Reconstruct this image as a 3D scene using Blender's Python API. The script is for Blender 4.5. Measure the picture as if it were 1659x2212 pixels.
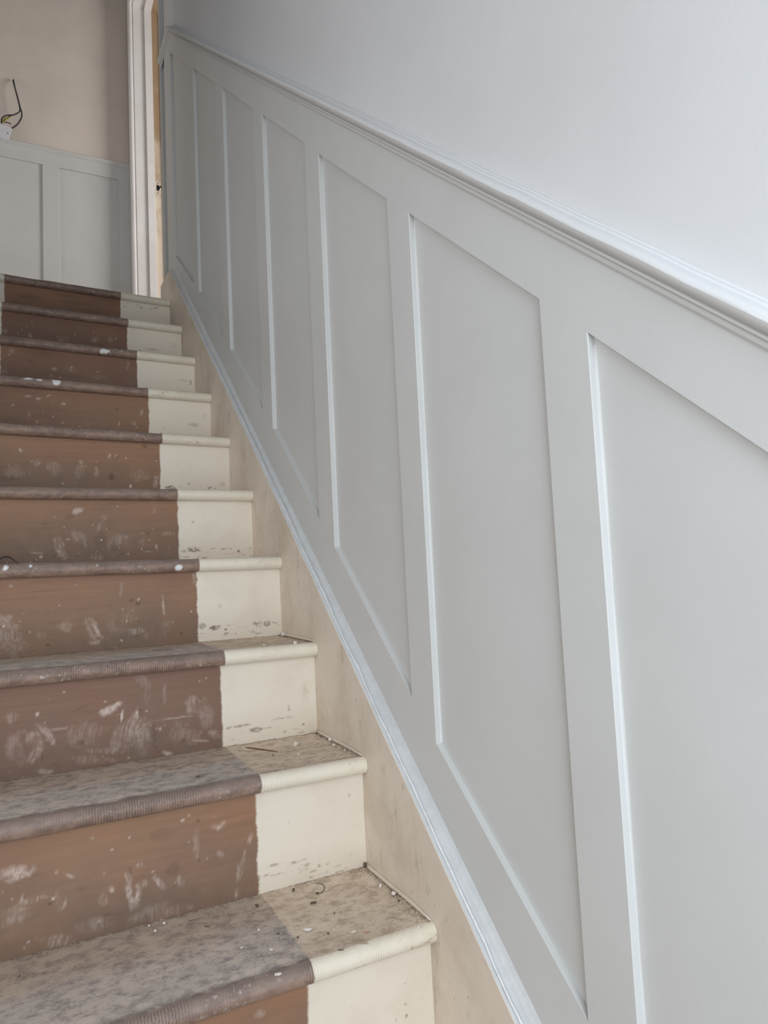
import bpy, bmesh, math, random
import numpy as np
from mathutils import Vector, Matrix

random.seed(4)
for o in list(bpy.data.objects):
    bpy.data.objects.remove(o)
SC = bpy.context.scene
COL = SC.collection
SC.view_settings.view_transform = 'Standard'
SC.view_settings.look = 'None'
SC.view_settings.gamma = 1.0
SC.view_settings.use_curve_mapping = False
SC.view_settings.exposure = 0.0

# ------------------------------------------------------------------ camera
CAM = np.array([-0.540525, -0.926991, 0.530252])
YAW, PIT, ROL, FPX = 0.478849, 0.079108, -0.048009, 1488.78
CX, CY = 829.5, 1106.0
def cam_axes():
    f = np.array([math.sin(YAW), math.cos(YAW), 0.0]); r = np.array([math.cos(YAW), -math.sin(YAW), 0.0]); u = np.array([0, 0, 1.0])
    f2 = math.cos(PIT) * f + math.sin(PIT) * u; u2 = -math.sin(PIT) * f + math.cos(PIT) * u
    return math.cos(ROL) * r + math.sin(ROL) * u2, -math.sin(ROL) * r + math.cos(ROL) * u2, f2
CR, CU, CF = cam_axes()
cd = bpy.data.cameras.new('camera'); cam = bpy.data.objects.new('camera', cd); COL.objects.link(cam)
cd.sensor_fit = 'VERTICAL'; cd.sensor_height = 24.0; cd.lens = FPX / 2212.0 * 24.0; cd.clip_start = 0.02
cam.matrix_world = Matrix(((CR[0], CU[0], -CF[0], CAM[0]), (CR[1], CU[1], -CF[1], CAM[1]), (CR[2], CU[2], -CF[2], CAM[2]), (0, 0, 0, 1)))
SC.camera = cam
def ray(p): return CF + CR * (p[0] - CX) / FPX - CU * (p[1] - CY) / FPX
def on_x(p, x): d = ray(p); return CAM + d * (x - CAM[0]) / d[0]
def on_y(p, y): d = ray(p); return CAM + d * (y - CAM[1]) / d[1]
def on_z(p, z): d = ray(p); return CAM + d * (z - CAM[2]) / d[2]

# ------------------------------------------------------------------ world and daylight
w = bpy.data.worlds.new('world'); SC.world = w; w.use_nodes = True
bg = w.node_tree.nodes['Background']; bg.inputs[0].default_value = (0.80, 0.86, 0.95, 1); bg.inputs[1].default_value = 0.15
def area(name, loc, aim, sx, sy, power, col):
    l = bpy.data.lights.new(name, 'AREA'); l.shape = 'RECTANGLE'; l.size = sx; l.size_y = sy; l.energy = power; l.color = col
    o = bpy.data.objects.new(name, l); COL.objects.link(o); o.location = loc
    o.rotation_euler = (Vector(aim) - Vector(loc)).to_track_quat('-Z', 'Y').to_euler(); return o
# overcast daylight at the hall window behind the photographer and the bedroom window beyond the door; side and landing lamps are added fill
area('hall_window_daylight', (-0.42, -1.42, 0.50), (-0.42, 0, 0.50), 0.74, 1.7, 19.5, (0.82, 0.91, 1.0))
area('added_landing_fill', (-2.05, 2.50, 2.30), (0, 2.9, 2.3), 0.55, 1.1, 6, (1.0, 0.95, 0.90))  # unseen weak fill lamp added to lift the landing
area('added_side_fill', (-2.05, -0.55, 1.25), (0, -0.45, 1.05), 1.1, 1.5, 16.5, (1.0, 0.985, 0.965))  # unseen fill lamp added to brighten the right wall and lower panels
area('bedroom_window_daylight', (1.86, 1.90, 2.60), (0, 2.85, 2.50), 0.9, 1.2, 37, (1.0, 0.965, 0.93))

# ------------------------------------------------------------------ helpers
def lin(r, g, b):
    def c(v):
        v /= 255.0
        return v / 12.92 if v <= 0.04045 else ((v + 0.055) / 1.055) ** 2.4
    return (c(r), c(g), c(b), 1.0)

class NT:
    def __init__(s, name, rough=0.6, spec=0.4):
        s.m = bpy.data.materials.new(name); s.m.use_nodes = True; s.t = s.m.node_tree
        s.b = s.t.nodes['Principled BSDF']; s.set(s.b.inputs['Roughness'], rough); s.b.inputs['Specular IOR Level'].default_value = spec
        s.oc = s.t.nodes.new('ShaderNodeTexCoord').outputs['Object']
    def set(s, i, v):
        if isinstance(v, bpy.types.NodeSocket): s.t.links.new(v, i)
        else: i.default_value = v
    def n(s, kind, out=0, **kw):
        nd = s.t.nodes.new('ShaderNode' + kind)
        for k, v in kw.items():
            if k.startswith('_'): setattr(nd, k[1:], v)
            elif k.startswith('i') and k[1:].isdigit(): s.set(nd.inputs[int(k[1:])], v)
            else: s.set(nd.inputs[k.replace('__', ' ')], v)
        return nd.outputs[out]
    def math(s, op, a, b=0.0, clamp=False): return s.n('Math', _operation=op, _use_clamp=clamp, i0=a, i1=b)
    def scale(s, sc, off=(0, 0, 0)): return s.n('Mapping', Vector=s.oc, Scale=sc, Location=off)
    def noise(s, sc, detail=4.0, rough=0.55, stretch=(1, 1, 1), off=(0, 0, 0), dist=0.0):
        return s.n('TexNoise', Vector=s.scale(stretch, off), Scale=sc, Detail=detail, Roughness=rough, Distortion=dist)
    def ss(s, v, a, b, lo=0.0, hi=1.0):
        return s.n('MapRange', _interpolation_type='SMOOTHSTEP', i0=v, i1=a, i2=b, i3=lo, i4=hi)
    def mix(s, f, a, b):
        nd = s.t.nodes.new('ShaderNodeMix'); nd.data_type = 'RGBA'
        s.set(nd.inputs[0], f); s.set(nd.inputs[6], a); s.set(nd.inputs[7], b); return nd.outputs[2]
    def attr(s, name): return s.n('Attribute', out=2, _attribute_name=name)
    def sep(s, v=None):
        nd = s.t.nodes.new('ShaderNodeSeparateXYZ'); s.t.links.new(v or s.oc, nd.inputs[0]); return nd.outputs
    def bump(s, h, st=0.3, d=0.002): s.set(s.b.inputs['Normal'], s.n('Bump', Strength=st, Distance=d, Height=h))
    def done(s, col, rough=None):
        s.set(s.b.inputs['Base Color'], col)
        if rough is not None: s.set(s.b.inputs['Roughness'], rough)
        return s.m

def plain(name, rgb, rough=0.5, metal=0.0, spec=0.4):
    t = NT(name, rough, spec); t.b.inputs['Metallic'].default_value = metal
    n = t.noise(60.0, 3.0)
    c = lin(*rgb); d = tuple(v * 0.86 for v in c[:3]) + (1,)
    return t.done(t.mix(n, c, d))

def painted(name, rgb, rgb2, rough=0.55, bump=0.25, scale=9.0, fine=260.0):
    t = NT(name, rough, 0.35)
    a = t.ss(t.noise(scale, 5.0, 0.6), 0.35, 0.7)
    t.bump(t.noise(fine, 3.0, 0.6), bump, 0.0008)
    return t.done(t.mix(a, lin(*rgb), lin(*rgb2)))

M = {}
M['plaster'] = painted('white_wall_paint', (217, 217, 218), (213, 213, 214), 0.7, 0.22, 3.0, 180.0)
M['plaster_old'] = painted('old_plaster', (220, 209, 197), (211, 202, 192), 0.75, 0.25, 4.0, 160.0)
M['grey_paint'] = painted('grey_panel_paint', (207, 207, 205), (204, 204, 202), 0.42, 0.12, 6.0, 320.0)
M['white_gloss'] = painted('white_woodwork_paint', (238, 235, 233), (230, 226, 223), 0.4, 0.2, 5.0, 240.0)
M['bead_paint'] = painted('glossy_grey_bead_paint', (208, 210, 211), (200, 202, 203), 0.35, 0.5, 40.0, 300.0)
M['white_caulk'] = painted('white_caulk', (234, 234, 234), (222, 223, 224), 0.5, 0.8, 60.0, 500.0)
M['carpet'] = painted('hall_boards', (130, 110, 92), (110, 95, 82), 0.8, 0.4, 8.0, 120.0)
M['plate_paint'] = plain('painted_strike_plate', (222, 210, 194), 0.45)
M['dark'] = plain('dark_void', (18, 14, 12), 0.9)
M['cable'] = plain('grey_cable_sheath', (66, 62, 62), 0.45)
M['earth'] = plain('yellow_green_sleeve', (150, 142, 40), 0.5)
M['brown_wire'] = plain('brown_wire_core', (70, 34, 34), 0.45)
M['switch'] = plain('white_switch_plastic', (226, 226, 230), 0.3)
M['metal'] = plain('dull_steel', (150, 142, 130), 0.45, 0.8)
M['crumb'] = plain('white_plaster_crumb', (240, 234, 226), 0.9)
M['chip'] = plain('dark_debris', (104, 88, 76), 0.9)
M['wood_sliver'] = plain('wood_sliver', (112, 76, 56), 0.8)
M['pink_sliver'] = plain('fresh_wood_sliver', (176, 128, 104), 0.8)
M['hair'] = plain('dark_fibre', (108, 94, 82), 0.8)
M['leather'] = plain('curled_brown_strip', (62, 46, 40), 0.5)

# bare door lining: raw timber with an uneven primer coat
t = NT('bare_door_lining', 0.6)
g = t.noise(5.0, 5.0, 0.6, (14, 14, 1.0)); z = t.sep()[2]
n = t.noise(3.2, 5.0, 0.6, (2, 2, 0.8))
prim = t.ss(t.math('ADD', n, t.math('MULTIPLY', t.math('SUBTRACT', 2.9, z), 0.34)), 0.38, 0.66)
wood = t.mix(g, lin(150, 124, 96), lin(186, 160, 128))
M['bare_lining'] = t.done(t.mix(prim, wood, lin(226, 213, 194)))

# dado rail: grey below, wall white brushed over the upper mouldings with a wavering edge
t = NT('dado_rail_paint', 0.6, 0.25)
xyz = t.sep()
zp = t.math('SUBTRACT', xyz[2], t.math('MULTIPLY', xyz[1], 0.863))
wob = t.math('MULTIPLY', t.math('SUBTRACT', t.noise(17.0, 3.0, 0.6, (0.01, 1, 0.3)), 0.5), 0.010)
cut = t.ss(t.math('ADD', zp, wob), 1.2178, 1.2192)
t.bump(t.noise(120.0, 4.0, 0.6), 0.25, 0.001)
M['dado'] = t.done(t.mix(cut, lin(205, 204, 202), lin(218, 219, 220)))

# stair string: old cream paint, scuffed and dusty
t = NT('scuffed_cream_string', 0.5)
a = t.ss(t.noise(7.0, 6.0, 0.65), 0.42, 0.72)
s1 = t.ss(t.noise(26.0, 6.0, 0.7, (1, 1, 0.45)), 0.56, 0.78)
s2 = t.ss(t.noise(150.0, 2.0, 0.5, (1, 1, 0.25)), 0.70, 0.76)
c = t.mix(a, lin(222, 210, 195), lin(208, 193, 176))
c = t.mix(t.math('MULTIPLY', s1, 0.62), c, lin(158, 136, 114))
c = t.mix(t.math('MULTIPLY', s2, 0.75), c, lin(112, 92, 76))
t.bump(t.noise(90.0, 5.0, 0.6), 0.2, 0.0012)
M['string'] = t.done(c, t.math('ADD', 0.45, t.math('MULTIPLY', a, 0.25)))

# shared split between bare runner and painted margins: wobbling edge at x = -0.198 and x = -0.617
def split_mask(t, sharp=0.0025, amp=0.007):
    xyz = t.sep()
    wob = t.math('MULTIPLY', t.math('SUBTRACT', t.noise(34.0, 6.0, 0.72, (0.2, 1, 1)), 0.5), amp * 2)
    x = t.math('ADD', t.math('ADD', xyz[0], wob), t.attr('shift'))
    a = t.ss(x, -0.198 - sharp, -0.198 + sharp)
    b = t.ss(x, -0.616 + sharp, -0.616 - sharp)
    return t.math('MAXIMUM', a, b)

# riser: stained bare timber runner with scuffs, cream gloss margins
t = NT('stair_riser_paint', 0.5)
cream = split_mask(t)
grain = t.noise(3.0, 7.0, 0.62, (1.6, 1, 34), dist=0.6)
grain2 = t.noise(8.0, 4.0, 0.6, (1.2, 1, 60))
rnd = t.attr('warm')
hue = t.ss(t.math('ADD', t.noise(2.3, 3.0, 0.5, (1, 1, 2)), t.math('MULTIPLY', rnd, 0.45)), 0.50, 0.85)
wood = t.mix(hue, t.mix(grain, lin(166, 126, 96), lin(134, 100, 76)), t.mix(grain, lin(146, 108, 88), lin(116, 86, 71)))
wood = t.mix(t.math('MULTIPLY', t.ss(grain2, 0.55, 0.75), 0.35), wood, lin(104, 78, 60))
dn = t.noise(11.0, 6.0, 0.65, (1, 1, 1.3))
dirt = t.math('MULTIPLY', t.attr('dirt'), t.ss(dn, 0.25, 0.62, 0.45, 1.0))
wood = t.mix(t.math('MULTIPLY', dirt, 0.82), wood, t.mix(t.noise(40.0, 5.0, 0.6), lin(104, 86, 72), lin(134, 116, 102)))
wood = t.mix(t.math('MULTIPLY', t.attr('dark'), 0.75), wood, lin(62, 48, 38))
fine = t.noise(300.0, 3.0, 0.6, (1.0, 1, 0.45))
sc = t.math('MULTIPLY', t.attr('scuff'), t.ss(fine, 0.25, 0.62, 0.35, 1.0), True)
wood = t.mix(sc, wood, lin(214, 196, 184))
ca = t.ss(t.noise(14.0, 5.0, 0.6), 0.45, 0.8)
crm = t.mix(t.math('MULTIPLY', ca, 0.5), lin(231, 221, 205), lin(217, 204, 185))
specks = t.ss(t.n('TexVoronoi', Vector=t.oc, Scale=95.0), 0.07, 0.02)
crm = t.mix(t.math('MULTIPLY', specks, t.ss(t.noise(20.0, 2.0), 0.52, 0.62, 0.0, 0.8)), crm, lin(128, 106, 84))
crm = t.mix(t.math('MULTIPLY', t.attr('cdirt'), t.ss(t.noise(60.0, 4.0, 0.7, (1, 1, 1.6)), 0.38, 0.6)), crm, lin(120, 102, 84))
t.bump(t.math('ADD', t.noise(50.0, 4.0, 0.6, (0.5, 1, 2)), t.math('MULTIPLY', cream, 0.8)), 0.25, 0.0012)
M['riser'] = t.done(t.mix(cream, wood, crm), t.mix(cream, (0.58, 0.58, 0.58, 1), (0.38, 0.38, 0.38, 1)))

# tread: worn bare timber, chalky dust on top, combed worn nosing; cream margins
t = NT('stair_tread_paint', 0.6)
cream = split_mask(t, 0.0015, 0.004)
pf = t.attr('prof')      # <0 on the rounded nosing, distance back from the edge on top
top = t.ss(pf, -0.004, 0.006)
na = t.noise(9.0, 7.0, 0.68, (0.8, 1.6, 1)); nb = t.noise(60.0, 6.0, 0.7, (0.7, 1.4, 1)); nc = t.noise(190.0, 4.0, 0.7)
nd_ = t.noise(48.0, 9.0, 0.78, (0.85, 1.15, 1))
dust = t.mix(t.ss(na, 0.36, 0.64), lin(190, 180, 172), lin(206, 192, 180))
dust = t.mix(t.ss(nd_, 0.42, 0.64, 0.0, 0.85), dust, lin(136, 127, 124))
dust = t.mix(t.ss(nc, 0.55, 0.80, 0.0, 0.55), dust, lin(212, 204, 198))
back = t.ss(t.math('ADD', pf, t.math('MULTIPLY', na, 0.06)), 0.12, 0.19)
dust = t.mix(t.math('MULTIPLY', back, 0.7), dust, t.mix(t.ss(nd_, 0.40, 0.66), lin(190, 170, 152), lin(148, 128, 112)))
edge = t.math('MULTIPLY', t.ss(pf, 0.016, 0.0), t.ss(nb, 0.30, 0.55))
dust = t.mix(t.math('MULTIPLY', edge, 0.75), dust, lin(96, 84, 80))
comb = t.ss(t.n('TexWave', Vector=t.oc, Scale=78.0, Distortion=2.6, Detail=1.0, Detail__Scale=3.0), 0.55, 0.95)
combm = t.math('MULTIPLY', t.math('MULTIPLY', comb, t.ss(pf, 0.002, -0.006)), t.ss(t.noise(6.0, 3.0, 0.6, (1, 0.2, 0.2)), 0.44, 0.62, 0.0, 0.55))
nose = t.mix(t.ss(nb, 0.35, 0.65), lin(158, 132, 116), lin(128, 106, 94))
nose = t.mix(t.ss(pf, -0.030, -0.006, 0.0, 0.6), nose, lin(134, 122, 116))
nose = t.mix(combm, nose, lin(84, 66, 58))
nose = t.mix(t.math('MULTIPLY', t.ss(t.noise(130.0, 3.0, 0.7, (1, 1, 1)), 0.58, 0.70), t.ss(t.noise(8.0, 2.0), 0.45, 0.64, 0.05, 0.8)), nose, lin(204, 192, 186))
bare = t.mix(top, nose, dust)
cd1 = t.mix(t.ss(na, 0.38, 0.66), lin(224, 208, 190), lin(208, 189, 170))
cd1 = t.mix(t.ss(nd_, 0.44, 0.64, 0.0, 0.75), cd1, lin(162, 141, 122))
cn = t.mix(t.ss(t.noise(30.0, 5.0, 0.7), 0.5, 0.8, 0.0, 0.5), lin(232, 223, 205), lin(206, 192, 170))
cn = t.mix(t.math('MULTIPLY', combm, 0.5), cn, lin(176, 160, 136))
cn = t.mix(t.math('MULTIPLY', t.ss(nb, 0.58, 0.68, 0.0, 0.65), t.ss(t.noise(9.0, 3.0), 0.42, 0.62)), cn, lin(150, 130, 108))
topc = t.ss(t.math('ADD', pf, t.math('MULTIPLY', t.math('SUBTRACT', nb, 0.5), 0.006)), -0.001, 0.0025)
crm = t.mix(topc, cn, cd1)
col = t.mix(cream, bare, crm)
col = t.mix(t.attr('splash'), col, lin(232, 230, 230))
t.bump(t.math('ADD', nb, t.math('MULTIPLY', combm, -1.2)), 0.35, 0.0015)
M['tread'] = t.done(col, t.mix(topc, (0.5, 0.5, 0.5, 1), (0.85, 0.85, 0.85, 1)))

# ------------------------------------------------------------------ mesh builders
def mesh(name, verts, faces, mat, parent=None, smooth=False, loc=None):
    me = bpy.data.meshes.new(name); me.from_pydata([tuple(map(float, v)) for v in verts], [], [tuple(int(i) for i in f) for f in faces])
    me.update(); o = bpy.data.objects.new(name, me); COL.objects.link(o)
    if mat: me.materials.append(mat)
    bm = bmesh.new(); bm.from_mesh(me); bmesh.ops.recalc_face_normals(bm, faces=bm.faces); bm.to_mesh(me); bm.free()
    if smooth: me.polygons.foreach_set('use_smooth', [True] * len(me.polygons))
    if parent: o.parent = parent
    return o
def box(name, lo, hi, mat, parent=None, bevel=0.0):
    v = [(x, y, z) for x in (lo[0], hi[0]) for y in (lo[1], hi[1]) for z in (lo[2], hi[2])]
    f = [(0, 1, 3, 2), (4, 6, 7, 5), (0, 4, 5, 1), (2, 3, 7, 6), (0, 2, 6, 4), (1, 5, 7, 3)]
    o = mesh(name, v, f, mat, parent)
    if bevel: bev(o, bevel)
    return o
def bev(o, wd, seg=2):
    bm = bmesh.new(); bm.from_mesh(o.data); bmesh.ops.bevel(bm, geom=bm.edges[:], offset=wd, segments=seg, affect='EDGES', clamp_overlap=True)
    bm.to_mesh(o.data); bm.free(); return o
def boxes(name, bl, mat, parent=None):
    V, F = [], []
    for lo, hi in bl:
        b = len(V); V += [(x, y, z) for x in (lo[0], hi[0]) for y in (lo[1], hi[1]) for z in (lo[2], hi[2])]
        F += [tuple(b + i for i in f) for f in ((0, 1, 3, 2), (4, 6, 7, 5), (0, 4, 5, 1), (2, 3, 7, 6), (0, 2, 6, 4), (1, 5, 7, 3))]
    return mesh(name, V, F, mat, parent)
def prism_x(name, poly, x0, x1, mat, parent=None, chamfer=0.0):
    """polygon of (y, z) extruded from x0 (front, towards the stairs) to x1"""
    n = len(poly)
    if chamfer:
        c = np.mean(np.array(poly), 0)
    V = [(x0, y, z) for y, z in poly] + [(x1, y, z) for y, z in poly]
    F = [tuple(range(n)), tuple(range(2 * n - 1, n - 1, -1))] + [(i, (i + 1) % n, n + (i + 1) % n, n + i) for i in range(n)]
    return mesh(name, V, F, mat, parent)
def prism_y(name, poly, y0, y1, mat, parent=None):
    n = len(poly); V = [(x, y0, z) for x, z in poly] + [(x, y1, z) for x, z in poly]
    F = [tuple(range(n)), tuple(range(2 * n - 1, n - 1, -1))] + [(i, (i + 1) % n, n + (i + 1) % n, n + i) for i in range(n)]
    return mesh(name, V, F, mat, parent)
def sweep(name, sections, mat, parent=None, smooth=True, closed=True):
    """sections: list of equally long point loops"""
    n = len(sections[0]); V = [p for s in sections for p in s]; F = []
    for k in range(len(sections) - 1):
        for i in range(n if closed else n - 1):
            j = (i + 1) % n; F.append((k * n + i, k * n + j, (k + 1) * n + j, (k + 1) * n + i))
    if closed: F += [tuple(range(n)), tuple(range(len(V) - n, len(V)))]
    o = mesh(name, V, F, mat, parent, smooth); return o
def autosmooth(o, ang=40):
    try:
        o.data.set_sharp_from_angle(angle=math.radians(ang))
    except Exception: pass
    return o
def tube(name, pts, rad, mat, parent=None, seg=8, sub=6):
    P = [Vector(p) for p in pts]; Q = []
    for i in range(len(P) - 1):
        a = P[max(i - 1, 0)]; b = P[i]; c = P[i + 1]; d = P[min(i + 2, len(P) - 1)]
        for k in range(sub):
            s = k / sub; Q.append(0.5 * ((2 * b) + (c - a) * s + (2 * a - 5 * b + 4 * c - d) * s * s + (3 * b - a - 3 * c + d) * s ** 3))
    Q.append(P[-1]); secs = []; up = Vector((0.31, 0.9, 0.17))
    for i, p in enumerate(Q):
        tg = (Q[min(i + 1, len(Q) - 1)] - Q[max(i - 1, 0)]).normalized(); a = tg.cross(up).normalized(); b = tg.cross(a)
        secs.append([p + rad * (math.cos(2 * math.pi * k / seg) * a + math.sin(2 * math.pi * k / seg) * b) for k in range(seg)])
    return sweep(name, secs, mat, parent)
def empty(name, loc=(0, 0, 0)):
    o = bpy.data.objects.new(name, None); o.empty_display_size = 0.1; COL.objects.link(o); o.location = loc; return o
def tag(o, label=None, cat=None, group=None, kind=None):
    if label: o['label'] = label
    if cat: o['category'] = cat
    if group: o['group'] = group
    if kind: o['kind'] = kind
    return o
def attr(o, name, vals):
    a = o.data.attributes.new(name, 'FLOAT', 'POINT'); a.data.foreach_set('value', np.asarray(vals, dtype=np.float32).ravel())

# value noise for scuffs
def vnoise(u, v, seed):
    rs = np.random.RandomState(seed); T = rs.rand(64, 64)
    iu = np.floor(u).astype(int); iv = np.floor(v).astype(int); fu = u - iu; fv = v - iv
    fu = fu * fu * (3 - 2 * fu); fv = fv * fv * (3 - 2 * fv); g = lambda a, b: T[a % 64, b % 64]
    return (g(iu, iv) * (1 - fu) + g(iu + 1, iv) * fu) * (1 - fv) + (g(iu, iv + 1) * (1 - fu) + g(iu + 1, iv + 1) * fu) * fv

# ------------------------------------------------------------------ measurements
# nosing front line of each step: (y, z of nosing mid) at the string, and how much the worn step rises to the far side
STEP = [(0.0054, -0.022), (0.2254, 0.1740), (0.4437, 0.3635), (0.6536, 0.552), (0.8687, 0.7385), (1.0865, 0.9245), (1.303, 1.1128), (1.53, 1.3032), (1.7483, 1.4936), (1.9732, 1.6840)]
TILT = [0.004, 0.006, 0.006, 0.010, 0.009, 0.021, 0.018, 0.020, 0.021, 0.026]     # rise per metre towards -x
TH = 0.030; XL, XR = -0.82, 0.0
LAND = STEP[9][1] + TH / 2
FLOOR_Z = -0.96
XF, XP, XW = 0.024, 0.034, 0.040          # panelling frame face, panel face, plaster face
YB, YBP, YBW = 3.150, 3.160, 3.166        # same for the landing wall
YJ = 3.060                                # far door jamb face
SL = 0.863                                # pitch of the dado rail
CEIL = 4.45

# ------------------------------------------------------------------ room shell
DH = 3.905
tag(boxes('wall_right', [((XW, -1.5, FLOOR_Z), (0.20, 2.222, CEIL)), ((XW, 2.222, DH), (0.20, 3.30, CEIL)), ((XW, 3.085, LAND - 0.2), (0.20, 3.30, DH))], M['plaster']),
    'smooth white plaster wall rising above the grey stair panelling', 'wall', kind='structure')
tag(box('wall_back', (-2.1, YBW, LAND - 0.25), (XW, YBW + 0.13, CEIL), M['plaster_old']), 'off-white plaster landing wall above the low grey panelling', 'wall', kind='structure')
tag(box('light_block_wall_left', (-2.1, 0.95, FLOOR_Z), (-0.853, 2.12, CEIL), M['plaster']), 'white plaster mass added beside the upper flight to block landing light', 'wall', kind='structure')  # unseen mass added to keep landing light off the upper panels
def holed(x0, x1, ya, yb, za, zb, holes):   # wall slab running along y with window holes (y0, y1, z0, z1), left to right
    out = []; y = ya
    for (a, b, c, d) in holes:
        out += [((x0, y, za), (x1, a, zb)), ((x0, a, za), (x1, b, c)), ((x0, a, d), (x1, b, zb))]; y = b
    return out + [((x0, y, za), (x1, yb, zb))]
tag(boxes('wall_end', holed(-2.2, -2.1, -1.5, 3.30, FLOOR_Z, CEIL, [(-1.13, 0.03, 0.47, 2.03), (2.22, 2.78, 1.74, 2.86)]), M['plaster']), 'white plaster outer wall with openings for the added fill lamps', 'wall', kind='structure')
tag(boxes('wall_front', [((-2.2, -1.6, FLOOR_Z), (-0.80, -1.5, CEIL)), ((-0.04, -1.6, FLOOR_Z), (0.2, -1.5, CEIL)), ((-0.80, -1.6, 1.36), (-0.04, -1.5, CEIL)), ((-0.80, -1.6, FLOOR_Z), (-0.04, -1.5, -0.36))], M['plaster']),
    'white plaster hall wall with a tall window', 'wall', kind='structure')
tag(box('ceiling', (-2.2, -1.6, CEIL), (2.0, 3.30, CEIL + 0.1), M['plaster']), 'flat white ceiling over the stairwell', 'ceiling', kind='structure')
tag(box('floor', (-2.2, -1.6, FLOOR_Z - 0.1), (0.20, 3.30, FLOOR_Z), M['carpet']), 'brown boarded hall floor at the foot of the stairs', 'floor', kind='structure')
lf = tag(boxes('landing_floor', [((-2.1, 2.03, LAND - 0.20), (0.0, YBW, LAND - 0.001)), ((0.0, 2.20, LAND - 0.20), (0.2, YBW + 0.13, LAND - 0.001)), ((0.2, 0.80, LAND - 0.20), (1.9, 3.30, LAND - 0.001))], M['carpet']), 'brown boarded landing floor at the top of the stairs', 'floor', kind='structure')
tag(boxes('wall_bedroom', holed(1.9, 2.0, 0.7, 3.40, LAND - 0.2, CEIL, [(1.40, 2.40, 1.95, 3.25)]) + [((0.2, 0.7, LAND - 0.2), (1.9, 0.8, CEIL)), ((0.2, 3.30, LAND - 0.2), (1.9, 3.40, CEIL))], M['plaster']), 'pale wall of the room beyond the landing door', 'wall', kind='structure')
def casement(u0, u1, z0, z1, w_): return [((u0, z0), (u0 + w_, z1)), ((u1 - w_, z0), (u1, z1)), ((u0 + w_, z0), (u1 - w_, z0 + w_)), ((u0 + w_, z1 - w_), (u1 - w_, z1))]
for nm, lab, bl in (('window_1', 'tall white window frame lighting the hall', [((a[0], -1.57, a[1]), (b[0], -1.51, b[1])) for a, b in casement(-0.80, -0.04, -0.36, 1.36, 0.04)]),
                    ('added_window_2', 'white window frame added around the unseen landing fill lamp', [((-2.18, a[0], a[1]), (-2.12, b[0], b[1])) for a, b in casement(2.22, 2.78, 1.74, 2.86, 0.03)]),
                    ('added_window_3', 'white window frame added around the unseen side fill lamp', [((-2.18, a[0], a[1]), (-2.12, b[0], b[1])) for a, b in casement(-1.13, 0.03, 0.47, 2.03, 0.04)])):
    tag(boxes(nm, bl, M['white_gloss']), lab, 'window', kind='structure')  # landing and side frames are unseen, added to go with the fill lamps

# ------------------------------------------------------------------ staircase
stair = tag(empty('staircase', (0, 0, FLOOR_Z)), 'straight wooden staircase with bare brown runner and cream painted margins', 'staircase')
def kid(o):
    o.parent = stair; o.matrix_parent_inverse = Matrix.Translation((0, 0, -FLOOR_Z)); return o
n_low = 4
steps = [(STEP[0][0] - 0.218 * k, STEP[0][1] - 0.190 * k, 0.004) for k in range(n_low, 0, -1)] + [(a, b, c) for (a, b), c in zip(STEP, TILT)]

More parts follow.
